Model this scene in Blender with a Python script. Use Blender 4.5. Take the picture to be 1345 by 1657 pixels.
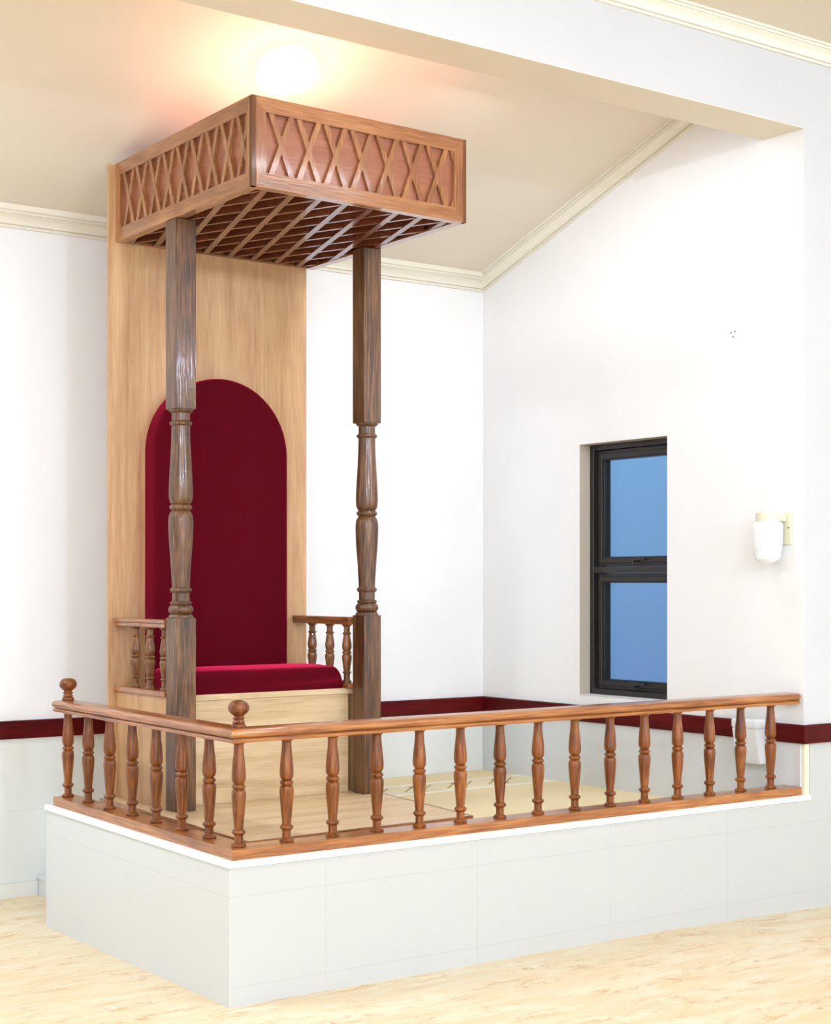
import bpy, bmesh, math, random
from mathutils import Vector, Matrix
random.seed(7)
for o in list(bpy.data.objects):
    bpy.data.objects.remove(o, do_unlink=True)
scene = bpy.context.scene
C = scene.collection

# ------------------------------------------------------------------ camera
cd = bpy.data.cameras.new('camera')
cam = bpy.data.objects.new('camera', cd); C.objects.link(cam)
FPX = 2489.58
cd.sensor_fit = 'HORIZONTAL'; cd.sensor_width = 36.0
cd.lens = FPX / 1345.0 * 36.0
cd.shift_y = 116.5 / 1345.0
cd.clip_start = 0.05; cd.clip_end = 200
cam.location = (0, 0, 1.55)
cam.rotation_euler = (math.radians(90), 0, math.radians(-(90 - 55.1659)))
scene.camera = cam

# ------------------------------------------------------------------ view + world
scene.view_settings.view_transform = 'Standard'
scene.view_settings.look = 'None'
scene.view_settings.gamma = 1.0
scene.view_settings.use_curve_mapping = False
scene.view_settings.exposure = 0.20

w = bpy.data.worlds.new('world'); scene.world = w; w.use_nodes = True
nt = w.node_tree; nt.nodes.clear()
wo = nt.nodes.new('ShaderNodeOutputWorld'); bg = nt.nodes.new('ShaderNodeBackground')
tc = nt.nodes.new('ShaderNodeTexCoord'); sx = nt.nodes.new('ShaderNodeSeparateXYZ')
rp = nt.nodes.new('ShaderNodeValToRGB')
mr = nt.nodes.new('ShaderNodeMapRange')
mr.inputs[1].default_value = -0.08; mr.inputs[2].default_value = 0.12
nt.links.new(tc.outputs['Generated'], sx.inputs[0]); nt.links.new(sx.outputs[2], mr.inputs[0])
nt.links.new(mr.outputs[0], rp.inputs[0]); nt.links.new(rp.outputs[0], bg.inputs[0]); nt.links.new(bg.outputs[0], wo.inputs[0])
rp.color_ramp.elements[0].color = (0.125, 0.25, 0.475, 1)
rp.color_ramp.elements[1].color = (0.165, 0.37, 0.62, 1)
bg.inputs[1].default_value = 1.0

# ------------------------------------------------------------------ lights of the main room (ceiling fixtures)
def globe(name, loc, power, col=(0.75, 0.905, 1.18)):
    l = bpy.data.lights.new(name, 'POINT'); l.shadow_soft_size = 0.11; l.energy = power; l.color = col
    o = bpy.data.objects.new(name, l); C.objects.link(o); o.location = loc
    return o
for x, y, p in [(-2.4, -2.6, 225), (2.6, -2.6, 160), (7.2, -2.6, 145), (-2.4, -5.0, 250), (2.6, -5.0, 195), (7.2, -5.0, 180)]:
    globe('room_lamp_light', (x, y, 3.85), p)

for x, y in [(1.2, 3.0), (3.0, 3.4), (4.8, 3.0), (3.0, 1.2)]:
    l = bpy.data.lights.new('room_tube_light', 'AREA'); l.shape = 'RECTANGLE'; l.size = 1.2; l.size_y = 0.12; l.energy = 14; l.color = (0.85, 0.95, 1.08)
    o = bpy.data.objects.new('room_tube_light', l); C.objects.link(o); o.location = (x, y, 4.08)
# added fill light with no visible source, brightens the alcove from the left
l2 = bpy.data.lights.new('alcove_fill_light', 'AREA'); l2.shape = 'DISK'; l2.size = 0.3; l2.energy = 62; l2.color = (0.86, 0.95, 1.08)
o2 = bpy.data.objects.new('alcove_fill_light', l2); C.objects.link(o2); o2.location = (0.35, 6.1, 3.78)
l3 = bpy.data.lights.new('alcove_fill_light', 'AREA'); l3.shape = 'DISK'; l3.size = 0.26; l3.energy = 13; l3.color = (0.88, 0.96, 1.06)  # added fill light behind the beam, brightens right wall and carpet
o3 = bpy.data.objects.new('alcove_fill_light', l3); C.objects.link(o3); o3.location = (4.45, 5.60, 3.93)
# ------------------------------------------------------------------ helpers
def tag(o, label=None, cat=None, group=None, kind=None):
    if label: o['label'] = label
    if cat: o['category'] = cat
    if group: o['group'] = group
    if kind: o['kind'] = kind
    return o

def obj(name, bm, mat=None, parent=None, smooth=None):
    bmesh.ops.recalc_face_normals(bm, faces=bm.faces)
    me = bpy.data.meshes.new(name); bm.to_mesh(me); bm.free()
    o = bpy.data.objects.new(name, me); C.objects.link(o)
    if mat: me.materials.append(mat)
    if smooth is not None:
        for p in me.polygons: p.use_smooth = True
        me.set_sharp_from_angle(angle=math.radians(smooth))
    if parent: o.parent = parent
    return o

def empty(name, loc, rz=0):
    o = bpy.data.objects.new(name, None); C.objects.link(o)
    o.location = loc; o.rotation_euler = (0, 0, rz); o.empty_display_size = 0.1
    return o

def box(bm, x0, x1, y0, y1, z0, z1, fn=None, bev=0.0, seg=2):
    t = bmesh.new()
    vs = [t.verts.new((x, y, z)) for x in (x0, x1) for y in (y0, y1) for z in (z0, z1)]
    for f in ((0, 1, 3, 2), (4, 6, 7, 5), (0, 4, 5, 1), (2, 3, 7, 6), (0, 2, 6, 4), (1, 5, 7, 3)):
        t.faces.new([vs[i] for i in f])
    bmesh.ops.recalc_face_normals(t, faces=t.faces)
    if bev > 0:
        bmesh.ops.bevel(t, geom=list(t.edges), offset=bev, segments=seg, profile=0.5, affect='EDGES')
    merge(bm, t, fn)

def merge(bm, t, fn=None):
    m = {}
    for v in t.verts:
        m[v] = bm.verts.new(fn(v.co) if fn else v.co)
    for f in t.faces:
        try: bm.faces.new([m[v] for v in f.verts])
        except ValueError: pass
    t.free()

def prism(bm, poly, z0, z1, fn=None):
    """poly in (a,b) extruded along third axis; fn maps (a,b,c)->xyz"""
    fn = fn or (lambda v: v)
    lo = [bm.verts.new(fn(Vector((a, b, z0)))) for a, b in poly]
    hi = [bm.verts.new(fn(Vector((a, b, z1)))) for a, b in poly]
    n = len(poly)
    bm.faces.new(lo); bm.faces.new(hi)
    for i in range(n):
        bm.faces.new((lo[i], lo[(i + 1) % n], hi[(i + 1) % n], hi[i]))

def lathe(bm, prof, cx=0, cy=0, n=32, fn=None):
    fn = fn or (lambda v: v)
    rings = []
    for r, z in prof:
        rings.append([bm.verts.new(fn(Vector((cx + r * math.cos(2 * math.pi * k / n), cy + r * math.sin(2 * math.pi * k / n), z)))) for k in range(n)])
    for a, b in zip(rings[:-1], rings[1:]):
        for k in range(n):
            bm.faces.new((a[k], a[(k + 1) % n], b[(k + 1) % n], b[k]))
    bm.faces.new(rings[0]); bm.faces.new(rings[-1])

def smooth_prof(pts, sub=4):
    """Catmull-Rom through (r,z); points given as (r,z,1) are kept as corners"""
    out = []
    n = len(pts)
    for i in range(n - 1):
        p1, p2 = pts[i], pts[i + 1]
        p0 = pts[i - 1] if i > 0 and len(p1) == 2 else p1
        p3 = pts[i + 2] if i + 2 < n and len(p2) == 2 else p2
        for k in range(sub):
            t = k / sub
            q = []
            for j in (0, 1):
                a, b, c, d = p0[j], p1[j], p2[j], p3[j]
                q.append(0.5 * (2 * b + (c - a) * t + (2 * a - 5 * b + 4 * c - d) * t * t + (3 * b - a - 3 * c + d) * t ** 3))
            out.append((max(q[0], 0.0005), q[1]))
    out.append((pts[-1][0], pts[-1][1]))
    return out

def sweep(bm, prof, path, fn=None):
    """prof: closed list of (offset, height); path: list of (origin Vector, side Vector, up Vector)"""
    rings = []
    for o_, s_, u_ in path:
        rings.append([bm.verts.new(o_ + s_ * a + u_ * b) for a, b in prof])
    n = len(prof)
    for a, b in zip(rings[:-1], rings[1:]):
        for k in range(n):
            bm.faces.new((a[k], a[(k + 1) % n], b[(k + 1) % n], b[k]))
    bm.faces.new(rings[0]); bm.faces.new(rings[-1])

def clip(poly, a0, a1, b0, b1):
    def cut(ps, ax, lim, sgn):
        out = []
        for i in range(len(ps)):
            p, q = ps[i - 1], ps[i]
            ip, iq = sgn * (p[ax] - lim) <= 0, sgn * (q[ax] - lim) <= 0
            if ip != iq:
                t = (lim - p[ax]) / (q[ax] - p[ax])
                out.append((p[0] + (q[0] - p[0]) * t, p[1] + (q[1] - p[1]) * t))
            if iq: out.append(q)
        return out
    for ax, lim, s in ((0, a0, -1), (0, a1, 1), (1, b0, -1), (1, b1, 1)):
        if poly: poly = cut(poly, ax, lim, s)
    out = []
    for p in poly:
        if not out or math.hypot(p[0] - out[-1][0], p[1] - out[-1][1]) > 1e-5: out.append(p)
    if len(out) > 1 and math.hypot(out[0][0] - out[-1][0], out[0][1] - out[-1][1]) < 1e-5: out.pop()
    ar = abs(sum(out[i - 1][0] * out[i][1] - out[i][0] * out[i - 1][1] for i in range(len(out)))) / 2
    return out if len(out) >= 3 and ar > 1e-5 else []

# ------------------------------------------------------------------ materials
def new_mat(name):
    m = bpy.data.materials.new(name); m.use_nodes = True
    nt = m.node_tree; b = nt.nodes['Principled BSDF']
    return m, nt, b

def srgb(r, g, b):
    f = lambda c: ((c / 255) / 12.92 if c / 255 <= 0.04045 else ((c / 255 + 0.055) / 1.055) ** 2.4)
    return (f(r), f(g), f(b), 1)

def plain(name, col, rough=0.6, spec=0.5, bump=0.0, bscale=200, metal=0.0, coat=0.0):
    m, nt, b = new_mat(name)
    b.inputs['Base Color'].default_value = col
    b.inputs['Roughness'].default_value = rough
    b.inputs['Specular IOR Level'].default_value = spec
    b.inputs['Metallic'].default_value = metal
    b.inputs['Coat Weight'].default_value = coat
    tcn = nt.nodes.new('ShaderNodeTexCoord')
    n = nt.nodes.new('ShaderNodeTexNoise'); n.inputs['Scale'].default_value = 3; n.inputs['Detail'].default_value = 3
    nt.links.new(tcn.outputs['Object'], n.inputs['Vector'])
    mx = nt.nodes.new('ShaderNodeMixRGB'); mx.blend_type = 'MIX'
    mx.inputs[1].default_value = tuple(c * 0.965 for c in col[:3]) + (1,)
    mx.inputs[2].default_value = tuple(min(1, c * 1.02) for c in col[:3]) + (1,)
    nt.links.new(n.outputs[0], mx.inputs[0]); nt.links.new(mx.outputs[0], b.inputs['Base Color'])
    if bump:
        n2 = nt.nodes.new('ShaderNodeTexNoise'); n2.inputs['Scale'].default_value = bscale
        nt.links.new(tcn.outputs['Object'], n2.inputs['Vector'])
        bp = nt.nodes.new('ShaderNodeBump'); bp.inputs['Strength'].default_value = bump; bp.inputs['Distance'].default_value = 0.002
        nt.links.new(n2.outputs[0], bp.inputs['Height']); nt.links.new(bp.outputs[0], b.inputs['Normal'])
    return m

def wood(name, dark, mid, light, axis='Z', rough=0.3, coat=0.5, fibre=0.45, bands=9.0, dist=1.2, bump=0.15, vary=0.25, crough=0.08):
    m, nt, b = new_mat(name)
    L = nt.links.new
    tcn = nt.nodes.new('ShaderNodeTexCoord'); oi = nt.nodes.new('ShaderNodeObjectInfo')
    mul = nt.nodes.new('ShaderNodeMath'); mul.operation = 'MULTIPLY'; mul.inputs[1].default_value = 13.7
    L(oi.outputs['Random'], mul.inputs[0])
    add = nt.nodes.new('ShaderNodeVectorMath'); add.operation = 'ADD'
    L(tcn.outputs['Object'], add.inputs[0]); L(mul.outputs[0], add.inputs[1])
    mp = nt.nodes.new('ShaderNodeMapping')
    s = {'X': (0.09, 1, 1), 'Y': (1, 0.09, 1), 'Z': (1, 1, 0.09)}[axis]
    mp.inputs['Scale'].default_value = s
    L(add.outputs[0], mp.inputs['Vector'])
    n1 = nt.nodes.new('ShaderNodeTexNoise'); n1.inputs['Scale'].default_value = bands; n1.inputs['Detail'].default_value = 5; n1.inputs['Distortion'].default_value = dist
    n2 = nt.nodes.new('ShaderNodeTexNoise'); n2.inputs['Scale'].default_value = 130; n2.inputs['Detail'].default_value = 2
    mp2 = nt.nodes.new('ShaderNodeMapping')
    s2 = {'X': (0.05, 1, 1), 'Y': (1, 0.05, 1), 'Z': (1, 1, 0.05)}[axis]
    mp2.inputs['Scale'].default_value = s2
    L(add.outputs[0], mp2.inputs['Vector'])
    L(mp.outputs[0], n1.inputs['Vector']); L(mp2.outputs[0], n2.inputs['Vector'])
    mx = nt.nodes.new('ShaderNodeMixRGB'); mx.inputs[0].default_value = fibre
    L(n1.outputs[0], mx.inputs[1]); L(n2.outputs[0], mx.inputs[2])
    r = nt.nodes.new('ShaderNodeValToRGB')
    r.color_ramp.elements[0].position = 0.33; r.color_ramp.elements[0].color = dark
    r.color_ramp.elements[1].position = 0.68; r.color_ramp.elements[1].color = light
    e = r.color_ramp.elements.new(0.5); e.color = mid
    L(mx.outputs[0], r.inputs[0])
    hsv = nt.nodes.new('ShaderNodeHueSaturation')
    mr_ = nt.nodes.new('ShaderNodeMapRange'); mr_.inputs[3].default_value = 1 - vary * 0.5; mr_.inputs[4].default_value = 1 + vary * 0.5
    L(oi.outputs['Random'], mr_.inputs[0]); L(mr_.outputs[0], hsv.inputs['Value'])
    L(r.outputs[0], hsv.inputs['Color']); L(hsv.outputs[0], b.inputs['Base Color'])
    b.inputs['Roughness'].default_value = rough
    b.inputs['Coat Weight'].default_value = coat; b.inputs['Coat Roughness'].default_value = crough
    if bump > 0:
        bp = nt.nodes.new('ShaderNodeBump'); bp.inputs['Strength'].default_value = bump; bp.inputs['Distance'].default_value = 0.002
        L(n2.outputs[0], bp.inputs['Height']); L(bp.outputs[0], b.inputs['Normal'])
        L(bp.outputs[0], b.inputs['Coat Normal'])
    return m

def tile(name, col, joints, rough=0.18):
    """joints: list of (axis index, origin, period or None); joint lines are thin grooves in the glaze"""
    m, nt, b = new_mat(name)
    L = nt.links.new
    ge = nt.nodes.new('ShaderNodeNewGeometry'); sp = nt.nodes.new('ShaderNodeSeparateXYZ')
    L(ge.outputs['Position'], sp.inputs[0])
    acc = None
    def math_(op, a, b_=None):
        n = nt.nodes.new('ShaderNodeMath'); n.operation = op
        for i, v in enumerate((a, b_)):
            if v is None: continue
            if isinstance(v, (int, float)): n.inputs[i].default_value = v
            else: L(v, n.inputs[i])
        return n.outputs[0]
    for ax, o, per in joints:
        d = math_('SUBTRACT', sp.outputs[ax], o)
        if per:
            d = math_('DIVIDE', d, per); d = math_('ADD', d, 0.5); d = math_('FRACT', d); d = math_('SUBTRACT', d, 0.5); d = math_('MULTIPLY', d, per)
        d = math_('ABSOLUTE', d); k = math_('LESS_THAN', d, 0.0014)
        acc = k if acc is None else math_('MAXIMUM', acc, k)
    mx = nt.nodes.new('ShaderNodeMixRGB')
    L(acc, mx.inputs[0]); mx.inputs[1].default_value = col; mx.inputs[2].default_value = tuple(c * 0.88 for c in col[:3]) + (1,)
    L(mx.outputs[0], b.inputs['Base Color'])
    b.inputs['Roughness'].default_value = rough
    inv = math_('SUBTRACT', 1.0, acc)
    bp = nt.nodes.new('ShaderNodeBump'); bp.inputs['Strength'].default_value = 0.3; bp.inputs['Distance'].default_value = 0.001
    L(inv, bp.inputs['Height']); L(bp.outputs[0], b.inputs['Normal'])
    return m

M = {}
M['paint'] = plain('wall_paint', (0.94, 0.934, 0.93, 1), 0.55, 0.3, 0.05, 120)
M['paint_front'] = plain('front_paint_dimmed', (0.65, 0.648, 0.65, 1), 0.55, 0.3, 0.05, 120)  # darker copy of the wall paint, its colour offsets strong light here
M['ceil'] = plain('ceiling_paint', (0.82, 0.735, 0.605, 1), 0.7, 0.2, 0.05, 120)
M['soffit'] = M['ceil']
M['cornice'] = plain('cornice_paint', (0.88, 0.83, 0.70, 1), 0.5, 0.3)
M['tile_x'] = tile('tile_front_dimmed', (0.575, 0.58, 0.56, 1), [(0, 3.066, 0.7235), (2, 0.402, None), (2, 0.07, None)])  # white tile darkened, its colour evens out the bright light on the front
M['tile_y'] = tile('tile_side', (0.68, 0.70, 0.70, 1), [(2, 0.402, None)])  # same white tile, darkened less to balance light on the sides
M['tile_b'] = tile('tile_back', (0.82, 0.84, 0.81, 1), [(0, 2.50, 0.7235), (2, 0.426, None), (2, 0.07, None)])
M['nosing'] = plain('nosing_white', (0.90, 0.90, 0.86, 1), 0.15, 0.5)
M['ivory'] = plain('ivory_trim', (0.86, 0.82, 0.58, 1), 0.3, 0.5)
M['dado'] = wood('dado_wood', srgb(58, 3, 5), srgb(84, 7, 9), srgb(104, 13, 12), 'X', 0.5, 0.0, 0.4, 7, 0.8, 0.05, 0)
M['dado_y'] = wood('dado_wood_side', srgb(58, 3, 5), srgb(84, 7, 9), srgb(104, 13, 12), 'Y', 0.5, 0.0, 0.4, 7, 0.8, 0.05, 0)
for k_ in ('dado', 'dado_y'): M[k_].node_tree.nodes['Principled BSDF'].inputs['Specular IOR Level'].default_value = 0.15
RAIL = (srgb(112, 60, 24), srgb(164, 98, 44), srgb(200, 138, 74))
for ax in 'XYZ':
    M['rail' + ax] = wood('railing_wood_' + ax.lower(), *RAIL, ax, 0.35, 0.55, 0.55, 16, 1.0, 0.12, 0.06)
    M['post' + ax] = wood('post_wood_' + ax.lower(), srgb(46, 26, 12), srgb(92, 58, 30), srgb(136, 94, 54), ax, 0.42, 0.35, 0.66, 14, 0.6, 0.3, 0.0)
    M['can' + ax] = wood('canopy_wood_' + ax.lower(), srgb(116, 66, 36), srgb(154, 98, 58), srgb(184, 128, 82), ax, 0.24, 0.7, 0.5, 10, 0.8, 0.2, 0.08)
    M['arm' + ax] = wood('arm_wood_' + ax.lower(), srgb(118, 66, 38), srgb(158, 98, 56), srgb(186, 126, 78), ax, 0.25, 0.6, 0.5, 10, 0.8, 0.12, 0.05)
M['bal'] = wood('baluster_wood', srgb(66, 28, 4), srgb(120, 62, 18), srgb(162, 96, 36), 'Z', 0.42, 0.5, 0.46, 20, 1.6, 0.0, 0.3, 0.06)
M['armbal'] = wood('arm_baluster_wood', srgb(84, 50, 26), srgb(128, 82, 46), srgb(160, 112, 68), 'Z', 0.42, 0.5, 0.46, 20, 1.6, 0.0, 0.15, 0.06)
for k_ in ('bal', 'armbal'): M[k_].node_tree.nodes['Principled BSDF'].inputs['Specular IOR Level'].default_value = 0.25
M['panel_red'] = wood('canopy_panel_wood', srgb(128, 70, 46), srgb(152, 90, 60), srgb(170, 108, 74), 'X', 0.35, 0.4, 0.4, 5, 1.5, 0.1, 0)
M['soffit_wood_shaded'] = wood('soffit_wood_shaded', srgb(84, 40, 24), srgb(112, 58, 36), srgb(136, 78, 50), 'Y', 0.3, 0.5, 0.4, 8, 1.0, 0.1, 0)  # canopy wood darkened, the shade of the underside put into its colour
M['ply'] = wood('plywood_upright', srgb(180, 134, 90), srgb(202, 158, 112), srgb(216, 176, 130), 'Z', 0.5, 0.06, 0.35, 5.5, 2.2, 0.05, 0)
M['plyx'] = wood('plywood_pale', srgb(192, 162, 120), srgb(216, 188, 146), srgb(230, 206, 168), 'X', 0.5, 0.06, 0.35, 6, 2.0, 0.05, 0)
M['velvet'], _nt, _b = new_mat('red_velvet')
_b.inputs['Base Color'].default_value = (0.085, 0.0004, 0.005, 1); _b.inputs['Roughness'].default_value = 0.95
_b.inputs['Specular IOR Level'].default_value = 0.1
_b.inputs['Sheen Weight'].default_value = 1.0; _b.inputs['Sheen Roughness'].default_value = 0.45; _b.inputs['Sheen Tint'].default_value = (1.0, 0.03, 0.12, 1)
_t = _nt.nodes.new('ShaderNodeTexCoord'); _n = _nt.nodes.new('ShaderNodeTexNoise'); _n.inputs['Scale'].default_value = 600
_bp = _nt.nodes.new('ShaderNodeBump'); _bp.inputs['Strength'].default_value = 0.15; _bp.inputs['Distance'].default_value = 0.001
_nt.links.new(_t.outputs['Object'], _n.inputs['Vector']); _nt.links.new(_n.outputs[0], _bp.inputs['Height']); _nt.links.new(_bp.outputs[0], _b.inputs['Normal'])
M['reveal'] = plain('reveal_tan', (0.60, 0.52, 0.42, 1), 0.8, 0.2, 0.2, 80)  # tan colour of the window reveal, darker than the wall paint
M['frame'] = plain('window_metal', (0.022, 0.019, 0.017, 1), 0.35, 0.5)
M['black'] = plain('black_hole', (0.01, 0.009, 0.008, 1), 0.6)
M['sconce_metal'] = plain('sconce_cream_metal', (0.80, 0.76, 0.55, 1), 0.35, 0.5)
M['opal'] = plain('opal_glass', (0.92, 0.94, 0.94, 1), 0.15, 0.5)
M['plastic'] = plain('white_plastic', (0.88, 0.90, 0.91, 1), 0.25, 0.5)
M['grey'] = plain('grey_lock', (0.35, 0.36, 0.37, 1), 0.4)
M['cord'] = plain('grey_cord', (0.55, 0.55, 0.52, 1), 0.6)

# floor: cream vinyl with ochre streaks
m, nt, b = new_mat('streaked_floor'); L = nt.links.new
ge = nt.nodes.new('ShaderNodeNewGeometry')
mp = nt.nodes.new('ShaderNodeMapping'); mp.inputs['Rotation'].default_value = (0, 0, math.radians(22)); mp.inputs['Scale'].default_value = (1.0, 3.6, 1)
L(ge.outputs['Position'], mp.inputs['Vector'])
n1 = nt.nodes.new('ShaderNodeTexNoise'); n1.inputs['Scale'].default_value = 3.2; n1.inputs['Detail'].default_value = 9; n1.inputs['Roughness'].default_value = 0.62; n1.inputs['Distortion'].default_value = 0.9
n2 = nt.nodes.new('ShaderNodeTexNoise'); n2.inputs['Scale'].default_value = 2.3; n2.inputs['Detail'].default_value = 11; n2.inputs['Distortion'].default_value = 1.0; n2.inputs['Roughness'].default_value = 0.66
L(mp.outputs[0], n1.inputs['Vector']); L(mp.outputs[0], n2.inputs['Vector'])
r1 = nt.nodes.new('ShaderNodeValToRGB')
r1.color_ramp.elements[0].position = 0.32; r1.color_ramp.elements[0].color = srgb(232, 204, 156)
r1.color_ramp.elements[1].position = 0.62; r1.color_ramp.elements[1].color = srgb(238, 224, 192)
e = r1.color_ramp.elements.new(0.46); e.color = srgb(234, 212, 170)
L(n1.outputs[0], r1.inputs[0])
r2 = nt.nodes.new('ShaderNodeValToRGB')
r2.color_ramp.elements[0].position = 0.478; r2.color_ramp.elements[0].color = (0, 0, 0, 1)
r2.color_ramp.elements[1].position = 0.522; r2.color_ramp.elements[1].color = (0, 0, 0, 1)
e = r2.color_ramp.elements.new(0.50); e.color = (1, 1, 1, 1)
L(n2.outputs[0], r2.inputs[0])
n3 = nt.nodes.new('ShaderNodeTexNoise'); n3.inputs['Scale'].default_value = 3.0; n3.inputs['Detail'].default_value = 2
L(mp.outputs[0], n3.inputs['Vector'])
r3 = nt.nodes.new('ShaderNodeValToRGB'); r3.color_ramp.elements[0].position = 0.44; r3.color_ramp.elements[1].position = 0.62
L(n3.outputs[0], r3.inputs[0])
mm = nt.nodes.new('ShaderNodeMath'); mm.operation = 'MULTIPLY'; L(r2.outputs[0], mm.inputs[0]); L(r3.outputs[0], mm.inputs[1])
mx = nt.nodes.new('ShaderNodeMixRGB'); L(mm.outputs[0], mx.inputs[0]); L(r1.outputs[0], mx.inputs[1]); mx.inputs[2].default_value = srgb(206, 154, 92)
L(mx.outputs[0], b.inputs['Base Color']); b.inputs['Roughness'].default_value = 0.35
M['floor'] = m

# carpet: beige pile with a pale patterned band
m, nt, b = new_mat('beige_carpet'); L = nt.links.new
tcn = nt.nodes.new('ShaderNodeTexCoord')
n1 = nt.nodes.new('ShaderNodeTexNoise'); n1.inputs['Scale'].default_value = 260; n1.inputs['Detail'].default_value = 3
L(tcn.outputs['Object'], n1.inputs['Vector'])
r1 = nt.nodes.new('ShaderNodeValToRGB'); r1.color_ramp.elements[0].color = srgb(234, 212, 162); r1.color_ramp.elements[1].color = srgb(250, 235, 196)
r1.color_ramp.elements[0].position = 0.3; r1.color_ramp.elements[1].position = 0.7
L(n1.outputs[0], r1.inputs[0]); L(r1.outputs[0], b.inputs['Base Color']); b.inputs['Roughness'].default_value = 0.95; b.inputs['Specular IOR Level'].default_value = 0.1
M['carpet'] = m
M['carpet_pale'] = plain('carpet_pale_line', srgb(250, 246, 232), 0.95, 0.1)
M['carpet_band'] = plain('carpet_band', srgb(240, 226, 190), 0.95, 0.1, 0.3, 300)
M['carpet_motif'] = plain('carpet_motif', srgb(176, 150, 92), 0.95, 0.1)

# window glass: frosted blue dusk
m, nt, b = new_mat('window_glass'); L = nt.links.new
out = nt.nodes['Material Output']
tr = nt.nodes.new('ShaderNodeBsdfTransparent'); tr.inputs[0].default_value = (0.96, 0.98, 1, 1)
gl = nt.nodes.new('ShaderNodeBsdfGlossy'); gl.inputs['Roughness'].default_value = 0.25
ms = nt.nodes.new('ShaderNodeMixShader'); ms.inputs[0].default_value = 0.03
L(tr.outputs[0], ms.inputs[1]); L(gl.outputs[0], ms.inputs[2]); L(ms.outputs[0], out.inputs[0])
M['glass'] = m

m, nt, b = new_mat('lamp_glow')
b.inputs['Base Color'].default_value = (0.9, 0.9, 0.88, 1)
b.inputs['Emission Color'].default_value = (0.88, 0.96, 1.0, 1); b.inputs['Emission Strength'].default_value = 1.7
M['glow'] = m
m, nt, b = new_mat('lamp_tray')
b.inputs['Base Color'].default_value = (0.9, 0.9, 0.88, 1)
b.inputs['Emission Color'].default_value = (1, 0.975, 0.93, 1); b.inputs['Emission Strength'].default_value = 1.0
M['tray'] = m

# ------------------------------------------------------------------ the setting
YF, YB = 5.005, 7.405            # front wall plane, back wall of the alcove
RWa, RWb = Vector((5.757, 5.005, 0)), Vector((5.650, 7.405, 0))
RU = (RWb - RWa).normalized(); RN = Vector((RU.y, -RU.x, 0))   # along the right wall, outwards
RLEN = (RWb - RWa).length
def RW(v):   # (u along right wall from the front corner, n outward, z)
    return Vector((RWa.x + RU.x * v[0] + RN.x * v[1], RWa.y + RU.y * v[0] + RN.y * v[1], v[2]))
def sstruct(name, bm, mat, parent=None, smooth=None):
    o = obj(name, bm, mat, parent, smooth)
    if not parent: o['kind'] = 'structure'
    return o

# floor (grid lowered at two spots to fit the platform's base line as viewed)
bm = bmesh.new()
def fz(x, y):
    a = max(0.0, 1 - abs(x - 2.2) / 1.6) * max(0.0, 1 - abs(y - 6.7) / 0.75 if y > 6.7 else 1 - (6.7 - y) / 1.70)
    c = max(0.0, min(1.0, (x - 4.9) / 1.1)) * max(0.0, 1 - abs(y - 4.8) / 1.5)
    return -0.040 * a - 0.022 * c
xs = [-5, -2, 0, 0.6, 1.2, 1.7, 2.2, 2.4, 2.66, 3.0, 3.4, 3.8, 4.3, 4.9, 5.4, 6, 7.5, 10]
ys = [-6, -2, 1, 2.5, 3.3, 4.0, 4.5, 5.0, 5.3, 5.6, 5.9, 6.2, 6.45, 6.7, 6.9, 7.1, 7.25, 7.45, 7.6]
g = [[bm.verts.new((x, y, fz(x, y))) for y in ys] for x in xs]
for i in range(len(xs) - 1):
    for j in range(len(ys) - 1):
        bm.faces.new((g[i][j], g[i + 1][j], g[i + 1][j + 1], g[i][j + 1]))
sstruct('floor', bm, M['floor'])

# alcove back wall: painted top, tiled wainscot
TZ = 0.785
bm = bmesh.new(); box(bm, -2.6, 6.2, YB, YB + 0.2, TZ, 4.6); sstruct('wall_back', bm, M['paint'])
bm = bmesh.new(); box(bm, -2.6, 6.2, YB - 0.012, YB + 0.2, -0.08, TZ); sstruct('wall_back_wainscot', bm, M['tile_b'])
# right wall of the alcove with the window opening
WU0, WU1, WZ0, WZ1 = 0.890, 1.558, 0.930, 2.332
bm = bmesh.new()
T = 0.22
box(bm, 0.0, WU0, 0, T, TZ, 4.6, RW); box(bm, WU1, RLEN + 0.1, 0, T, TZ, 4.6, RW)
box(bm, WU0, WU1, 0, T, TZ, WZ0, RW); box(bm, WU0, WU1, 0, T, WZ1, 4.6, RW)
sstruct('wall_right', bm, M['paint'])
bm = bmesh.new(); box(bm, 0.012, RLEN + 0.02, -0.012, T, -0.08, TZ, RW); sstruct('wall_right_wainscot', bm, M['tile_y'])
# front wall of the main room beside and above the alcove mouth
HZ = 3.745
bm = bmesh.new()
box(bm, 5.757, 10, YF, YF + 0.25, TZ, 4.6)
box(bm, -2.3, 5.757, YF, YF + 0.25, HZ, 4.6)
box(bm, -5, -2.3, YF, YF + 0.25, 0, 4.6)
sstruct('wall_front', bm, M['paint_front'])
bm = bmesh.new(); box(bm, 5.800, 10, YF + 0.0002, YF + 0.2, -0.08, TZ); sstruct('wall_front_wainscot', bm, M['tile_x'])
# soffit board under the header
bm = bmesh.new(); box(bm, -2.3, 5.757, YF + 0.001, YF + 0.25, HZ - 0.004, HZ + 0.01); sstruct('ceiling_soffit', bm, M['soffit'])
bm = bmesh.new(); box(bm, -2.6, -2.3, YF, 7.6, -0.08, 4.6); sstruct('wall_alcove_left', bm, M['paint'])
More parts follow.
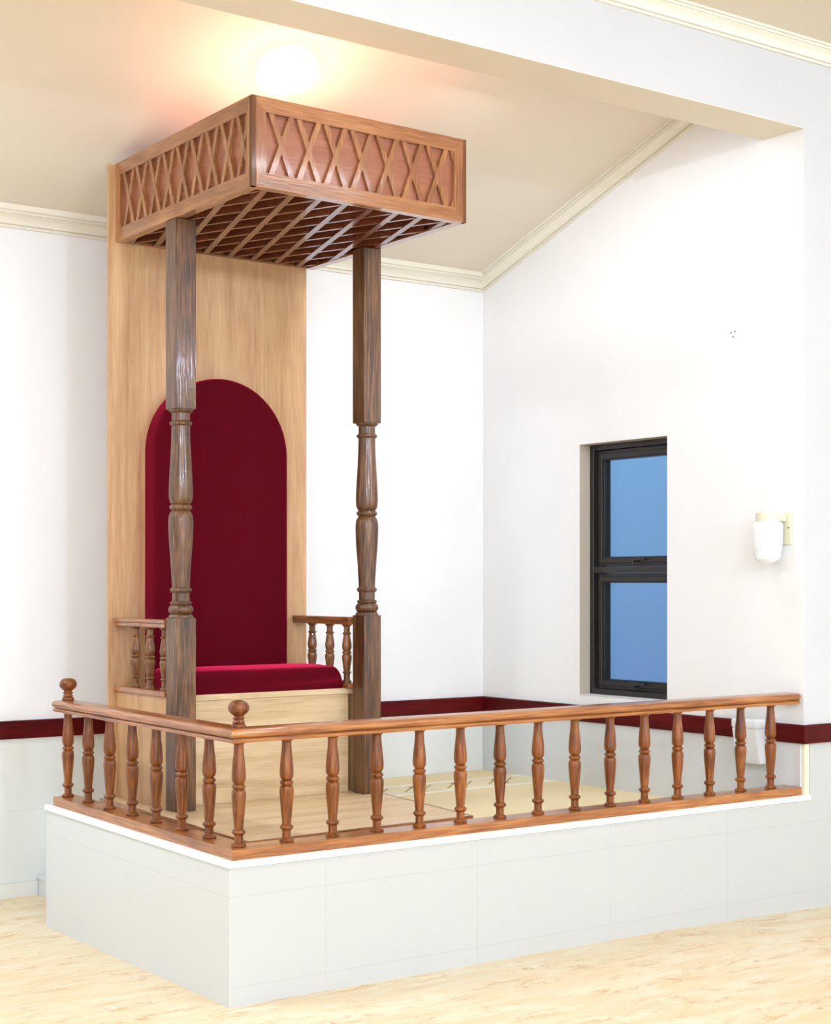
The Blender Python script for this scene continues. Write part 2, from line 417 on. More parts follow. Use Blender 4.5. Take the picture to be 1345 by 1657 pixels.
# sloping alcove ceiling
SL = 0.357; CZ = 3.402
cz = lambda y: CZ + SL * (YB - y)
bm = bmesh.new()
prism(bm, [(YF + 0.24, cz(YF + 0.24)), (YB + 0.1, cz(YB + 0.1)), (YB + 0.1, cz(YB + 0.1) + 0.1), (YF + 0.24, cz(YF + 0.24) + 0.1)], -2.6, 6.2, lambda v: Vector((v[2], v[0], v[1])))
sstruct('ceiling_alcove', bm, M['ceil'])
# main room shell
bm = bmesh.new(); box(bm, -5, 10, -6, YF + 0.02, 4.15, 4.25); sstruct('ceiling', bm, M['ceil'])
bm = bmesh.new(); box(bm, -5, 10, -6.2, -6, -0.08, 4.3); sstruct('wall_rear', bm, M['paint'])
bm = bmesh.new(); box(bm, -5.2, -5, -6, YF + 0.2, -0.08, 4.3); sstruct('wall_left', bm, M['paint'])
bm = bmesh.new(); box(bm, 10, 10.2, -6, YF + 0.2, -0.08, 4.3); sstruct('wall_far_right', bm, M['paint'])

# red dado rails
DZ0, DZ1 = 0.783, 0.872
def dado_prof(d):
    return [(0, DZ0), (d, DZ0), (d + 0.002, DZ0 + 0.004), (d + 0.002, DZ1 - 0.006), (d - 0.004, DZ1), (0, DZ1)]
bm = bmesh.new()
sweep(bm, dado_prof(0.022), [(Vector((-2.3, YB, 0)), Vector((0, -1, 0)), Vector((0, 0, 1))), (Vector((5.66, YB, 0)), Vector((0, -1, 0)), Vector((0, 0, 1)))])
sstruct('trim_1', bm, M['dado'])
bm = bmesh.new()
e0 = RW((-0.024, 0, 0)); e1 = RW((RLEN - 0.02, 0, 0))
sweep(bm, dado_prof(0.022), [(e0, -RN, Vector((0, 0, 1))), (e1, -RN, Vector((0, 0, 1)))])
sstruct('trim_2', bm, M['dado_y'])
bm = bmesh.new()
sweep(bm, dado_prof(0.022), [(Vector((5.757, YF, 0)), Vector((0, -1, 0)), Vector((0, 0, 1))), (Vector((10, YF, 0)), Vector((0, -1, 0)), Vector((0, 0, 1)))])
sstruct('trim_3', bm, M['dado'])

# cornices
def crown(d, h):   # offsets away from the wall, heights below the ceiling line (downwards negative)
    g = 0.0035
    return [(0, -h), (d * 0.22, -h), (d * 0.22, -h * 0.88), (d * 0.22 - 0.006, -h * 0.87), (d * 0.22 - 0.006, -h * 0.87 + g), (d * 0.30, -h * 0.80), (d * 0.36, -h * 0.62), (d * 0.5, -h * 0.46), (d * 0.70, -h * 0.36),
            (d * 0.76, -h * 0.34), (d * 0.70, -h * 0.33 + g * 0.4), (d * 0.72, -h * 0.33 + g * 1.2), (d * 0.86, -h * 0.26), (d * 0.86, -h * 0.17), (d * 0.80, -h * 0.16), (d * 0.80, -h * 0.16 + g), (d * 0.96, -h * 0.10), (d, -h * 0.05), (d, 0), (d, 0.02), (0, 0.03)]
up = Vector((0, 0, 1))
bm = bmesh.new()
sweep(bm, crown(0.06, 0.088), [(Vector((-2.3, YB, CZ)), Vector((0, -1, 0)), up), (Vector((5.66, YB, CZ)), Vector((0, -1, 0)), up)])
sstruct('trim_4', bm, M['cornice'])
bm = bmesh.new()
sdir = Vector((RU.x, RU.y, -SL)).normalized(); upn = (up - sdir * up.dot(sdir)).normalized()
a0 = RW((0.26, 0, 0)); a1 = RW((RLEN, 0, 0))
sweep(bm, crown(0.06, 0.088), [(Vector((a0.x, a0.y, cz(a0.y))), -RN, upn), (Vector((a1.x, a1.y, cz(a1.y))), -RN, upn)])
sstruct('trim_5', bm, M['cornice'])
bm = bmesh.new()
sweep(bm, crown(0.07, 0.085), [(Vector((-2.3, YF, 4.15)), Vector((0, -1, 0)), up), (Vector((10, YF, 4.15)), Vector((0, -1, 0)), up)])
sstruct('trim_6', bm, M['cornice'])
# skirting on the back wall and ivory corner bead
bm = bmesh.new(); box(bm, -2.3, 2.84, YB - 0.022, YB - 0.012, -0.06, 0.070); sstruct('baseboard_back', bm, M['tile_b'])
bm = bmesh.new()
lathe(bm, [(0.018, 0.5365), (0.018, DZ0)], 5.776, YF + 0.006, 24)
sstruct('trim_7', bm, M['ivory'], smooth=40)

# ------------------------------------------------------------------ tiled platform
PX0, PY1, PZ = 2.656, 6.800, 0.506
plat = empty('platform', (4.2, 6.0, 0)); plat['kind'] = 'structure'
tag(plat, 'white tiled raised platform filling the alcove under the wooden throne', 'platform')
off = lambda v: Vector((v[0] - 4.2, v[1] - 6.0, v[2]))
bm = bmesh.new()
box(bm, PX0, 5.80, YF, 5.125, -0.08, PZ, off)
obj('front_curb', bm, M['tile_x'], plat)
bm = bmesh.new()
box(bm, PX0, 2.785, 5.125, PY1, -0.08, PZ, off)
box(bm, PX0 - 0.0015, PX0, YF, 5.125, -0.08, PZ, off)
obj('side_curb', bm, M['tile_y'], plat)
bm = bmesh.new()
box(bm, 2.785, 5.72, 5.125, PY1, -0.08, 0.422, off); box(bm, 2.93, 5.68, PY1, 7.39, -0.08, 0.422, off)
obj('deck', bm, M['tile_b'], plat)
bm = bmesh.new()
box(bm, 2.842, 2.93, PY1, 7.39, -0.06, 0.078, off)
box(bm, 2.835, 2.93, PY1, 7.39, 0.078, 0.094, off, 0.004)
obj('step', bm, M['tile_y'], plat)
# rounded white nosing (front, side) swept round the corner
def half_round(r0, h):
    pts = [(0.10, 0)]
    pts += [(0.0, 0.0)]
    for k in range(7):
        t = math.pi / 2 * k / 6
        pts.append((-0.010 + (h - 0.004) * 0.5 * (1 - math.cos(t)), 0.004 + (h - 0.004) * math.sin(t)))
    pts.append((0.10, h))
    return pts
bm = bmesh.new()
pf = half_round(0.01, 0.030)
cw = Vector((PX0 - 4.2, YF - 6.0, PZ))
dn = Vector((0, 1, 0)); dl = Vector((1, 0, 0))
sweep(bm, pf, [(Vector((PX0 - 4.2, PY1 - 6.0, PZ)), dl, up), (cw, (dn + dl), up), (Vector((5.80 - 4.2, YF - 6.0, PZ)), dn, up)])
obj('nosing', bm, M['nosing'], plat, smooth=50)

# carpet on the deck
bm = bmesh.new()
box(bm, 2.79, 5.715, 5.128, 6.80, 0.4225, 0.430)
box(bm, 2.935, 5.672, 6.80, 7.388, 0.4225, 0.430)
carpet = obj('carpet', bm, M['carpet'])
tag(carpet, 'beige carpet with a pale patterned band laid on the platform floor', 'carpet')
bm = bmesh.new()
B0, B1 = 6.74, 7.055
box(bm, 4.47, 5.685, B0 + 0.02, B1 - 0.02, 0.4295, 0.4312)
obj('patterned_band', bm, M['carpet_band'], carpet)
for yy in (B0, B1):
    bm = bmesh.new(); box(bm, 4.47, 5.685, yy - 0.012, yy + 0.012, 0.4295, 0.4316)
    obj('pale_stripe', bm, M['carpet_pale'], carpet)
bm = bmesh.new()
x = 4.50
k = 0
while x < 5.46:
    prism(bm, [(x, 6.82), (x + 0.014, 6.82), (x + 0.184, 6.985), (x + 0.170, 6.985)], 0.4305, 0.4320)
    yq = 6.80 if k % 2 else 6.95
    xq = x + (0.11 if k % 2 else 0.02)
    prism(bm, [(xq, yq), (xq + 0.03, yq), (xq + 0.03, yq + 0.03), (xq, yq + 0.03)], 0.4305, 0.4320)
    x += 0.115 if k % 2 else 0.17; k += 1
obj('band_motif', bm, M['carpet_motif'], carpet)

# ------------------------------------------------------------------ window in the right wall
win = empty('window_1', RW((1.22, 0.1, WZ0))); win['kind'] = 'structure'
tag(win, 'tall dark metal window with two stacked awning panes in the right wall', 'window')
iw = Matrix.Translation(-win.location)
def WN(v): return iw @ RW(v)
FN = 0.078          # frame front plane behind the wall face
u0, u1, z0, z1 = WU0 + 0.002, WU1 - 0.002, WZ0 + 0.002, WZ1 - 0.002
ZM0, ZM1 = 1.612, 1.646
def ring(bm, a0, a1, b0, b1, wd, n0, n1, bev=0.0015):
    box(bm, a0, a0 + wd, n0, n1, b0, b1, WN, bev, 1); box(bm, a1 - wd, a1, n0, n1, b0, b1, WN, bev, 1)
    box(bm, a0 + wd, a1 - wd, n0, n1, b0, b0 + wd, WN, bev, 1); box(bm, a0 + wd, a1 - wd, n0, n1, b1 - wd, b1, WN, bev, 1)
bm = bmesh.new()
ring(bm, u0, u1, z0, z1, 0.030, FN, FN + 0.10)
box(bm, u0 + 0.03, u1 - 0.03, FN + 0.002, FN + 0.10, ZM0, ZM1, WN, 0.0015, 1)
obj('window_frame', bm, M['frame'], win)
bm = bmesh.new(); box(bm, WU0 - 0.0, WU1, 0.0, 0.2, WZ0 - 0.004, WZ0 + 0.002, WN); obj('sill', bm, M['paint'], win)
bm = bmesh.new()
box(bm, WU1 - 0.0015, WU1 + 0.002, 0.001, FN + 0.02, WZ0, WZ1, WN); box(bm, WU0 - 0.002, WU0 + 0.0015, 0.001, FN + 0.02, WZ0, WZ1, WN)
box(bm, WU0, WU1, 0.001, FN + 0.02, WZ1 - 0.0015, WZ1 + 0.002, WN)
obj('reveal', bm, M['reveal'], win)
for b0, b1 in ((ZM1, z1 - 0.03), (z0 + 0.03, ZM0)):
    bm = bmesh.new()
    a0, a1 = u0 + 0.03, u1 - 0.03
    ring(bm, a0 + 0.002, a1 - 0.002, b0 + 0.002, b1 - 0.002, 0.022, FN + 0.03, FN + 0.09)
    ring(bm, a0 + 0.022, a1 - 0.022, b0 + 0.022, b1 - 0.022, 0.026, FN + 0.018, FN + 0.085)
    ring(bm, a0 + 0.046, a1 - 0.046, b0 + 0.046, b1 - 0.046, 0.010, FN + 0.030, FN + 0.08)
    sash = obj('sash', bm, M['frame'], win)
    bm = bmesh.new(); box(bm, a0 + 0.05, a1 - 0.05, FN + 0.058, FN + 0.064, b0 + 0.05, b1 - 0.05, WN); obj('pane', bm, M['glass'], sash)
    bm = bmesh.new(); um = (a0 + a1) / 2 - 0.02
    hz = b0 + 0.036
    box(bm, um - 0.012, um + 0.028, FN + 0.004, FN + 0.020, hz - 0.012, hz + 0.014, WN, 0.003, 1)
    box(bm, um - 0.075, um + 0.012, FN - 0.010, FN + 0.006, hz - 0.002, hz + 0.012, WN, 0.003, 1)
    box(bm, um + 0.004, um + 0.016, FN - 0.008, FN + 0.004, hz - 0.030, hz, WN, 0.002, 1)
    obj('window_handle', bm, M['frame'], sash)

# ------------------------------------------------------------------ balustrade
BAL_H = 0.39
def bal_profile(h):
    P = [(.0255, 0, 1), (.0270, .010), (.0270, .022), (.0215, .034, 1), (.0165, .042, 1), (.0165, .112, 1), (.0215, .122), (.0262, .140), (.0215, .160), (.0165, .168, 1),
         (.0182, .215), (.0225, .33), (.0262, .44), (.0272, .50), (.0248, .533), (.0190, .545, 1), (.0215, .552), (.0262, .572), (.0215, .592), (.0170, .598, 1),
         (.0215, .612), (.0252, .632), (.0268, .675), (.0240, .78), (.0198, .875), (.0180, .945), (.0178, .972, 1), (.0200, .978, 1), (.0262, .990), (.0270, 1.0, 1)]
    return [(p[0], p[1] * h) + tuple(p[2:]) for p in P]
rail = empty('balustrade', (2.722, 5.06, 0.536))
tag(rail, 'low polished wooden balustrade with turned balusters along the platform edge', 'railing')
ro = lambda v: Vector((v[0] - 2.722, v[1] - 5.06, v[2] - 0.536))
YE = 6.742      # rear end of the side run
bm = bmesh.new(); prism(bm, [(2.667, 5.005), (5.742, 5.005), (5.748, 5.115), (2.778, 5.115)], 0.536, 0.575, ro); obj('bottom_rail', bm, M['railX'], rail)
bm = bmesh.new(); prism(bm, [(2.667, 5.005), (2.778, 5.115), (2.778, YE), (2.667, YE)], 0.536, 0.575, ro); obj('bottom_rail', bm, M['railY'], rail)
# moulded handrail profile: offset across (0 = outer face), height
HR0 = 0.965
hp = [(0.010, 0), (0.005, 0.001), (0.003, 0.005), (0.003, 0.010), (0.006, 0.0135), (0.014, 0.0145), (0.015, 0.0165), (0.009, 0.0175), (0.002, 0.0205), (-0.002, 0.026), (-0.003, 0.033), (0.000, 0.0395), (0.007, 0.0445), (0.016, 0.0472), (0.03, 0.048)]
hp = [(a, b_ * 1.08) for a, b_ in hp]
hp = hp + [(0.118 - a, b_) for a, b_ in reversed(hp)]
def R3(x, y, z=HR0): return ro(Vector((x, y, z)))
HX0 = 2.660; HY0 = 4.998
bm = bmesh.new()
ends = []
for t in (0.0, 0.35, 0.7, 1.0):    # rounded right end
    ends.append(t)
RISE = 0.010
path = [(R3(HX0, HY0), Vector((1, 1, 0)), up), (R3(5.715, HY0, HR0 + RISE), Vector((0, 1, 0)), up)]
sweep(bm, hp, path)
# eased end cap
rings_ = [[Vector((5.715 - 2.722, HY0 - 5.06, HR0 - 0.536)) + Vector((0, a, b_)) for a, b_ in hp]]
c = Vector((0, 0.059, 0.0235))
prev = None
for k in range(7):
    t = math.pi / 2 * k / 6
    s_ = 1 - 0.30 * (1 - math.cos(t)); dx = 0.026 * math.sin(t)
    cur = [bm.verts.new(Vector((5.715 - 2.722 + dx, HY0 - 5.06, HR0 + RISE - 0.536)) + Vector((0, 0.059 + (a - 0.059) * s_, 0.0235 + (b_ - 0.0235) * (1 - 0.12 * (1 - math.cos(t)))))) for a, b_ in hp]
    if prev:
        for i in range(len(hp)):
            bm.faces.new((prev[i], prev[(i + 1) % len(hp)], cur[(i + 1) % len(hp)], cur[i]))
    prev = cur
bm.faces.new(prev)
obj('handrail', bm, M['railX'], rail, smooth=35)
bm = bmesh.new()
sweep(bm, hp, [(R3(HX0, HY0), Vector((1, 1, 0)), up), (R3(HX0, YE - 0.01), Vector((1, 0, 0)), up)])
prev = None
for k in range(6):
    t = math.pi / 2 * k / 5
    s_ = 1 - 0.16 * (1 - math.cos(t)); dy = 0.014 * math.sin(t)
    cur = [bm.verts.new(Vector((HX0 - 2.722, YE - 0.01 - 5.06 + dy, HR0 - 0.536)) + Vector((0.059 + (a - 0.059) * s_, 0, 0.0235 + (b_ - 0.0235) * (1 - 0.1 * (1 - math.cos(t)))))) for a, b_ in hp]
    if prev:
        for i in range(len(hp)):
            bm.faces.new((prev[i], prev[(i + 1) % len(hp)], cur[(i + 1) % len(hp)], cur[i]))
    prev = cur
bm.faces.new(prev)
obj('handrail', bm, M['railY'], rail, smooth=35)
bm = bmesh.new(); lathe(bm, smooth_prof(bal_profile(BAL_H), 4), 0, 0, 32)
bal0 = obj('baluster', bm, M['bal'], rail, smooth=45)
spots = [(2.722 + 0.2046 * i, 5.06) for i in range(15)] + [(2.720, 5.06 + (6.697 - 5.06) / 7 * i) for i in range(1, 8)]
for i, (x, y) in enumerate(spots):
    o = bal0
    if i:
        o = bal0.copy(); C.objects.link(o); o.parent = rail
    o.scale = (1, 1, 1 + max(0.0, RISE * (x - 2.722) / 3.0) / BAL_H)
    o.location = (x - 2.722, y - 5.06, 0.575 - 0.536); o.rotation_euler = (0, 0, random.uniform(0, 6.28))
fin = [(.0255, 0, 1), (.0272, .006), (.0262, .014), (.0195, .0185, 1), (.0225, .0215), (.0232, .0235), (.0195, .028, 1), (.0185, .033, 1), (.0222, .0365), (.0228, .0385), (.0185, .042, 1), (.0175, .0455, 1)]
for k in range(1, 13):
    t = -1.12 + (math.pi / 2 + 1.12) * k / 12
    fin.append((max(0.0005, 0.040 * max(0.0, math.cos(t)) ** 0.8), 0.0765 + 0.0285 * math.sin(t)))
for x, y in ((2.722, 5.06), (2.720, 6.697)):
    bm = bmesh.new(); lathe(bm, smooth_prof(fin, 3), 0, 0, 32)
    o = obj('finial', bm, M['bal'], rail, smooth=45); o.location = (x - 2.722, y - 5.06, 1.0145 - 0.536)

# ------------------------------------------------------------------ throne
TO = Vector((3.850, 6.690, 0.430)); TR = math.radians(1.2)
throne = empty('throne', (3.5805, 6.2217, 0.5084), TR)
TS = 0.93                       # throne drawn at a nominal size, then set to its true size
throne.scale = (TS, TS, TS)
tag(throne, 'tall canopied wooden throne with red velvet back standing on the platform', 'throne')
def tl(v): return Vector((v[0], v[1], v[2] - 0.43))            # local x,y with world height
rot = Matrix.Rotation(-TR, 3, 'Z')
def tw(x, y, z):                                                # world to throne-local
    return rot @ Vector((x - TO.x, y - TO.y, z - TO.z))
# dais board
bm = bmesh.new()
dq = [(3.150, 5.765), (4.355, 5.812), (4.500, 7.355), (3.170, 7.355)]
prism(bm, dq, 0.4300, 0.458, lambda v: tw(v[0], v[1], v[2])); obj('dais', bm, M['plyx'], throne)
bm = bmesh.new()
prism(bm, [(3.150, 5.752), (4.355, 5.799), (4.355, 5.812), (3.150, 5.765)], 0.3475, 0.4590, lambda v: tw(v[0], v[1], v[2])); obj('dais_edge', bm, M['armX'], throne)
bm = bmesh.new()
prism(bm, [(3.137, 5.752), (3.150, 5.752), (3.170, 7.355), (3.157, 7.355)], 0.3475, 0.4590, lambda v: tw(v[0], v[1], v[2])); obj('dais_edge', bm, M['armY'], throne)
bm = bmesh.new()
prism(bm, [(4.355, 5.799), (4.368, 5.799), (4.513, 7.355), (4.500, 7.355)], 0.3475, 0.4590, lambda v: tw(v[0], v[1], v[2])); obj('dais_edge', bm, M['armY'], throne)

PC = -0.045                      # centre of the back panel
# back panel and its arched pad
bm = bmesh.new(); box(bm, PC - 0.590, PC + 0.598, 0.668, 0.688, 0.459, 3.699, tl, 0.001, 1); obj('back_panel', bm, M['ply'], throne)
def pad_outline(hw, zb, zs, rise, n=28):
    p = [(hw, zb), (hw, zs)]
    for k in range(1, n):
        t = math.pi * k / n
        p.append((hw * math.cos(t), zs + rise * math.sin(t)))
    p += [(-hw, zs), (-hw, zb)]
    return p
bm = bmesh.new()
loops = []
pcx = -0.031
for dy, ins in ((0.667, 0.0), (0.580, 0.0), (0.569, 0.002), (0.562, 0.006), (0.557, 0.013), (0.555, 0.024)):
    o_ = pad_outline(0.400 - ins, 1.04, 2.235, 0.400 - ins)
    loops.append([bm.verts.new(tl(Vector((pcx + a, dy, z)))) for a, z in o_])
for a, b_ in zip(loops[:-1], loops[1:]):
    for i in range(len(a)):
        bm.faces.new((a[i], a[(i + 1) % len(a)], b_[(i + 1) % len(a)], b_[i]))
bm.faces.new(loops[0]); bm.faces.new(loops[-1])
obj('back_pad', bm, M['velvet'], throne, smooth=60)
# posts
PW = 0.054
def post_profile():
    Y = [(.059, 95), (.0575, 104), (.052, 114, 1), (.0437, 120, 1), (.0437, 172, 1), (.050, 177), (.0545, 189), (.050, 201), (.0440, 206, 1), (.0455, 300), (.049, 400), (.0555, 560), (.0580, 655), (.0555, 700), (.050, 722), (.043, 733, 1),
         (.049, 739), (.0545, 754), (.049, 770), (.043, 776, 1), (.0505, 790), (.0575, 815), (.0600, 870), (.0570, 980), (.0500, 1110), (.0440, 1250), (.0425, 1293, 1), (.048, 1298), (.0530, 1312), (.048, 1326), (.042, 1331, 1), (.042, 1385, 1),
         (.048, 1389), (.0530, 1400), (.047, 1411, 1), (.055, 1421), (.0605, 1444), (.055, 1466), (.049, 1471, 1), (.055, 1478), (.0595, 1490), (.0595, 1500, 1)]
    return [(p[0], 2.390 - (p[1] - 95) / 1405.0 * 1.004) + tuple(p[2:]) for p in Y][::-1]
prof = smooth_prof(post_profile(), 4)
for s_ in (-1, 1):
    pe_x, pe_y = s_ * 0.542, 0.054
    bm = bmesh.new()
    mv = lambda v: tl(Vector((v[0] + 0, v[1], v[2])))
    box(bm, -PW, PW, -PW, PW, 0.459, 1.387, None, 0.0025, 1)
    box(bm, -PW, PW, -PW, PW, 2.390, 3.299, None, 0.0025, 1)
    lathe(bm, prof, 0, 0, 40)
    o = obj('post', bm, M['postZ'], throne, smooth=40); o.location = (pe_x, pe_y, -0.43)
# seat box
SY = 0.150
bm = bmesh.new(); box(bm, -0.488, 0.488, SY, SY + 0.018, 0.459, 0.972, tl); obj('front_panel', bm, M['plyx'], throne)
bm = bmesh.new(); box(bm, -0.545, 0.520, SY - 0.004, 0.667, 0.973, 1.003, tl, 0.002, 1); obj('seat_board', bm, M['plyx'], throne)
AXL, AXR = -0.603, 0.536
for s_, xa in ((-1, -0.590), (1, 0.515)):
    bm = bmesh.new(); box(bm, xa, xa + 0.018, 0.109, 0.667, 0.459, 1.003, tl); obj('side_panel', bm, M['ply'], throne)
# arms
def armset(xc, side):
    bm = bmesh.new(); box(bm, xc - 0.045, xc + 0.045, 0.109, 0.667, 1.0035, 1.029, tl, 0.002, 1); obj('arm_base', bm, M['armY'], throne)
    bm = bmesh.new()
    box(bm, xc - 0.043, xc + 0.043, 0.109, 0.667, 1.337, 1.358, tl, 0.002, 1); box(bm, xc - 0.047, xc + 0.047, 0.109, 0.667, 1.3575, 1.377, tl, 0.003, 1)
    obj('arm_rest', bm, M['armY'], throne)
armset(-0.560, -1); armset(0.508, 1)
ab = [(.024, 0, 1), (.0245, .010), (.0235, .03), (.018, .045, 1), (.0165, .06, 1), (.0165, .15, 1), (.020, .158), (.024, .174), (.020, .19), (.0165, .198, 1), (.0195, .255), (.0245, .37), (.0262, .425), (.0250, .465), (.019, .488, 1),
      (.022, .495), (.0258, .515), (.022, .535), (.0178, .542, 1), (.0215, .558), (.0258, .61), (.0235, .69), (.0190, .775), (.0172, .82, 1), (.020, .826), (.0240, .842), (.020, .858), (.0165, .866, 1), (.0165, .955, 1), (.020, .965), (.026, .985), (.027, 1.0, 1)]
abp = smooth_prof([(p[0], p[1] * 0.308) + tuple(p[2:]) for p in ab], 3)
bm = bmesh.new(); lathe(bm, abp, 0, 0, 28)
ab0 = obj('arm_baluster', bm, M['armbal'], throne, smooth=45)
first = True
for xc, yy in ((-0.560, (0.185, 0.348, 0.512)), (0.508, (0.192, 0.358, 0.535))):
    for y in yy:
        o = ab0
        if not first:
            o = ab0.copy(); C.objects.link(o); o.parent = throne
        first = False
        o.location = (xc, y, 1.029 - 0.43); o.rotation_euler = (0, 0, random.uniform(0, 6.28))
# canopy
KX, KY0, KY1, KZ0, KZ1 = 0.596, -0.722, 0.667, 3.300, 3.702
bm = bmesh.new()
RC = 0.022
box(bm, -KX + RC, KX - RC, KY0 + RC, KY1, KZ0 + 0.058, KZ1 - 0.012, tl)
can = obj('canopy', bm, M['panel_red'], throne)
def mitre_frame(a0, a1, b0, b1, wd, depth, place, mats, names=('rail', 'stile'), wd_side=None):
    ws = wd_side or wd
    quads = [('r', [(a0, b0), (a1, b0), (a1 - ws, b0 + wd), (a0 + ws, b0 + wd)]), ('r', [(a0, b1), (a0 + ws, b1 - wd), (a1 - ws, b1 - wd), (a1, b1)]),
             ('s', [(a0, b0), (a0 + ws, b0 + wd), (a0 + ws, b1 - wd), (a0, b1)]), ('s', [(a1, b0), (a1, b1), (a1 - ws, b1 - wd), (a1 - ws, b0 + wd)])]
    for kind, q in quads:
        bm = bmesh.new()
        prism(bm, q, 0, depth, place)
        # shallow bead along the inner third
        cxm = sum(p[0] for p in q) / 4; cym = sum(p[1] for p in q) / 4
        obj(names[0] if kind == 'r' else names[1], bm, mats[0] if kind == 'r' else mats[1], can)
# front: place(a,b,c): a=x, b=z, c=depth inwards
front = lambda v: tl(Vector((v[0], KY0 + v[2], v[1])))
left = lambda v: tl(Vector((-KX + v[2], v[0], v[1])))
right = lambda v: tl(Vector((KX - v[2], v[0], v[1])))
under = lambda v: tl(Vector((v[0], v[1], KZ0 + v[2])))
mitre_frame(-KX, KX, KZ0, KZ1, 0.067, RC, front, (M['canX'], M['canZ']), wd_side=0.072)
mitre_frame(KY0, KY1, KZ0, KZ1, 0.067, RC, left, (M['canY'], M['canZ']), wd_side=0.050)
mitre_frame(KY0, KY1, KZ0, KZ1, 0.067, RC, right, (M['canY'], M['canZ']), wd_side=0.050)
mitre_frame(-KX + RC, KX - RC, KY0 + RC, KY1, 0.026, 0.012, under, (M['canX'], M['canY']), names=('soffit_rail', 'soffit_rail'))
def lattice(cs, dl_, b0, b1, a0, a1, wd, c0, c1, place, mat, name):
    bm = bmesh.new()
    bmid = (b0 + b1) / 2
    ln = math.hypot(dl_ * 2, b1 - b0); nx = (b1 - b0) / ln * wd / 2
    for c_ in cs:
        for sg, q0 in ((1, c0), (-1, c0 + 0.0016)):
            ext = 0.02
            k = dl_ / ((b1 - b0) / 2)
            lo, hi = b0 - ext, b1 + ext
            xa, xb = c_ + sg * k * (lo - bmid), c_ + sg * k * (hi - bmid)
            h_ = wd / 2 / ((b1 - b0) / ln)
            poly = clip([(xa - h_, lo), (xa + h_, lo), (xb + h_, hi), (xb - h_, hi)], a0, a1, b0, b1)
            if poly and len(poly) >= 3:
                prism(bm, poly, q0, c1, place)
    return obj(name, bm, mat, can)
zo0, zo1 = KZ0 + 0.067, KZ1 - 0.067
lattice([-0.441 + 0.1445 * k for k in range(0, 8)], 0.052, zo0, zo1, -KX + 0.072, KX - 0.072, 0.026, 0.004, RC, front, M['canZ'], 'front_lattice')
ls = [KY0 + 0.0865 + 0.1452 * k for k in range(-1, 11)]
lattice(ls, 0.052, zo0, zo1, KY0 + 0.05, KY1 - 0.05, 0.026, 0.004, RC, left, M['canZ'], 'side_lattice')
lattice(ls, 0.052, zo0, zo1, KY0 + 0.05, KY1 - 0.05, 0.026, 0.004, RC, right, M['canZ'], 'side_lattice')
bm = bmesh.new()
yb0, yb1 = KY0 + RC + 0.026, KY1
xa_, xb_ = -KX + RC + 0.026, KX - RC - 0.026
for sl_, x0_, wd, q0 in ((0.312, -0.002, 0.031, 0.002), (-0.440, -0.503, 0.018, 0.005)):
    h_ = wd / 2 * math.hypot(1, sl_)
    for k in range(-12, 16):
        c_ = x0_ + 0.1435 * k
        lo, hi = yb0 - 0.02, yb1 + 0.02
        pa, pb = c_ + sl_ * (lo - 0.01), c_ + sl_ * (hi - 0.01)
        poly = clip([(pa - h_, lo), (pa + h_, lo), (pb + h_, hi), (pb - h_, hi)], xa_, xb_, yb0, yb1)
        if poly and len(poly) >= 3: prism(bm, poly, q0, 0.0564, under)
obj('soffit_lattice', bm, M['soffit_wood_shaded'], can)
bm = bmesh.new(); box(bm, -KX + RC, KX - RC, KY0 + RC, KY1, KZ0 + 0.0566, KZ0 + 0.0578, tl); obj('soffit_panel', bm, M['soffit_wood_shaded'], can)

# seat cushion: lies loose on the seat
cush = bmesh.new()
CX0, CX1, CY0, CY1, CZ0, CZ1 = -0.47, 0.452, 0.148, 0.551, 1.0035, 1.120
n = 22
def csec(y, zt):
    p = []
    rr = 0.085
    for k in range(9):
        t = math.pi / 2 * k / 8
        p.append((CX1 - 0.05 * (1 - math.cos(t)) - 0.0, CZ0 + 0.02 + (zt - CZ0 - 0.02) * math.sin(t)))
    q = [(CX1 - 0.004, CZ0)] + p
    for k in range(8, -1, -1):
        t = math.pi / 2 * k / 8
        q.append((CX0 + 0.05 * (1 - math.cos(t)), CZ0 + 0.02 + (zt - CZ0 - 0.02) * math.sin(t)))
    q.append((CX0 + 0.004, CZ0))
    return [cush.verts.new(Vector((a, y, z))) for a, z in q]
secs = []
for y, zt in ((CY0, CZ1 - 0.030), (CY0 + 0.002, CZ1 - 0.018), (CY0 + 0.006, CZ1 - 0.009), (CY0 + 0.014, CZ1 - 0.003), (CY0 + 0.026, CZ1), (CY0 + 0.15, CZ1 + 0.004), (CY0 + 0.30, CZ1 + 0.003), (CY1 - 0.02, CZ1), (CY1, CZ1 - 0.02)):
    secs.append(csec(y, zt))
for a, b_ in zip(secs[:-1], secs[1:]):
    for i in range(len(a)):
        cush.faces.new((a[i], a[(i + 1) % len(a)], b_[(i + 1) % len(a)], b_[i]))
cush.faces.new(secs[0]); cush.faces.new(secs[-1])
for v in cush.verts: v.co.z -= CZ0
cu = obj('seat_cushion', cush, M['velvet'], smooth=50)
cu.scale = (TS, TS, TS)
cu.location = (3.5805, 6.2217, 0.5084 + (CZ0 - 0.43) * TS); cu.rotation_euler = (0, 0, TR)
tag(cu, 'thick red velvet cushion lying on the throne seat', 'cushion')

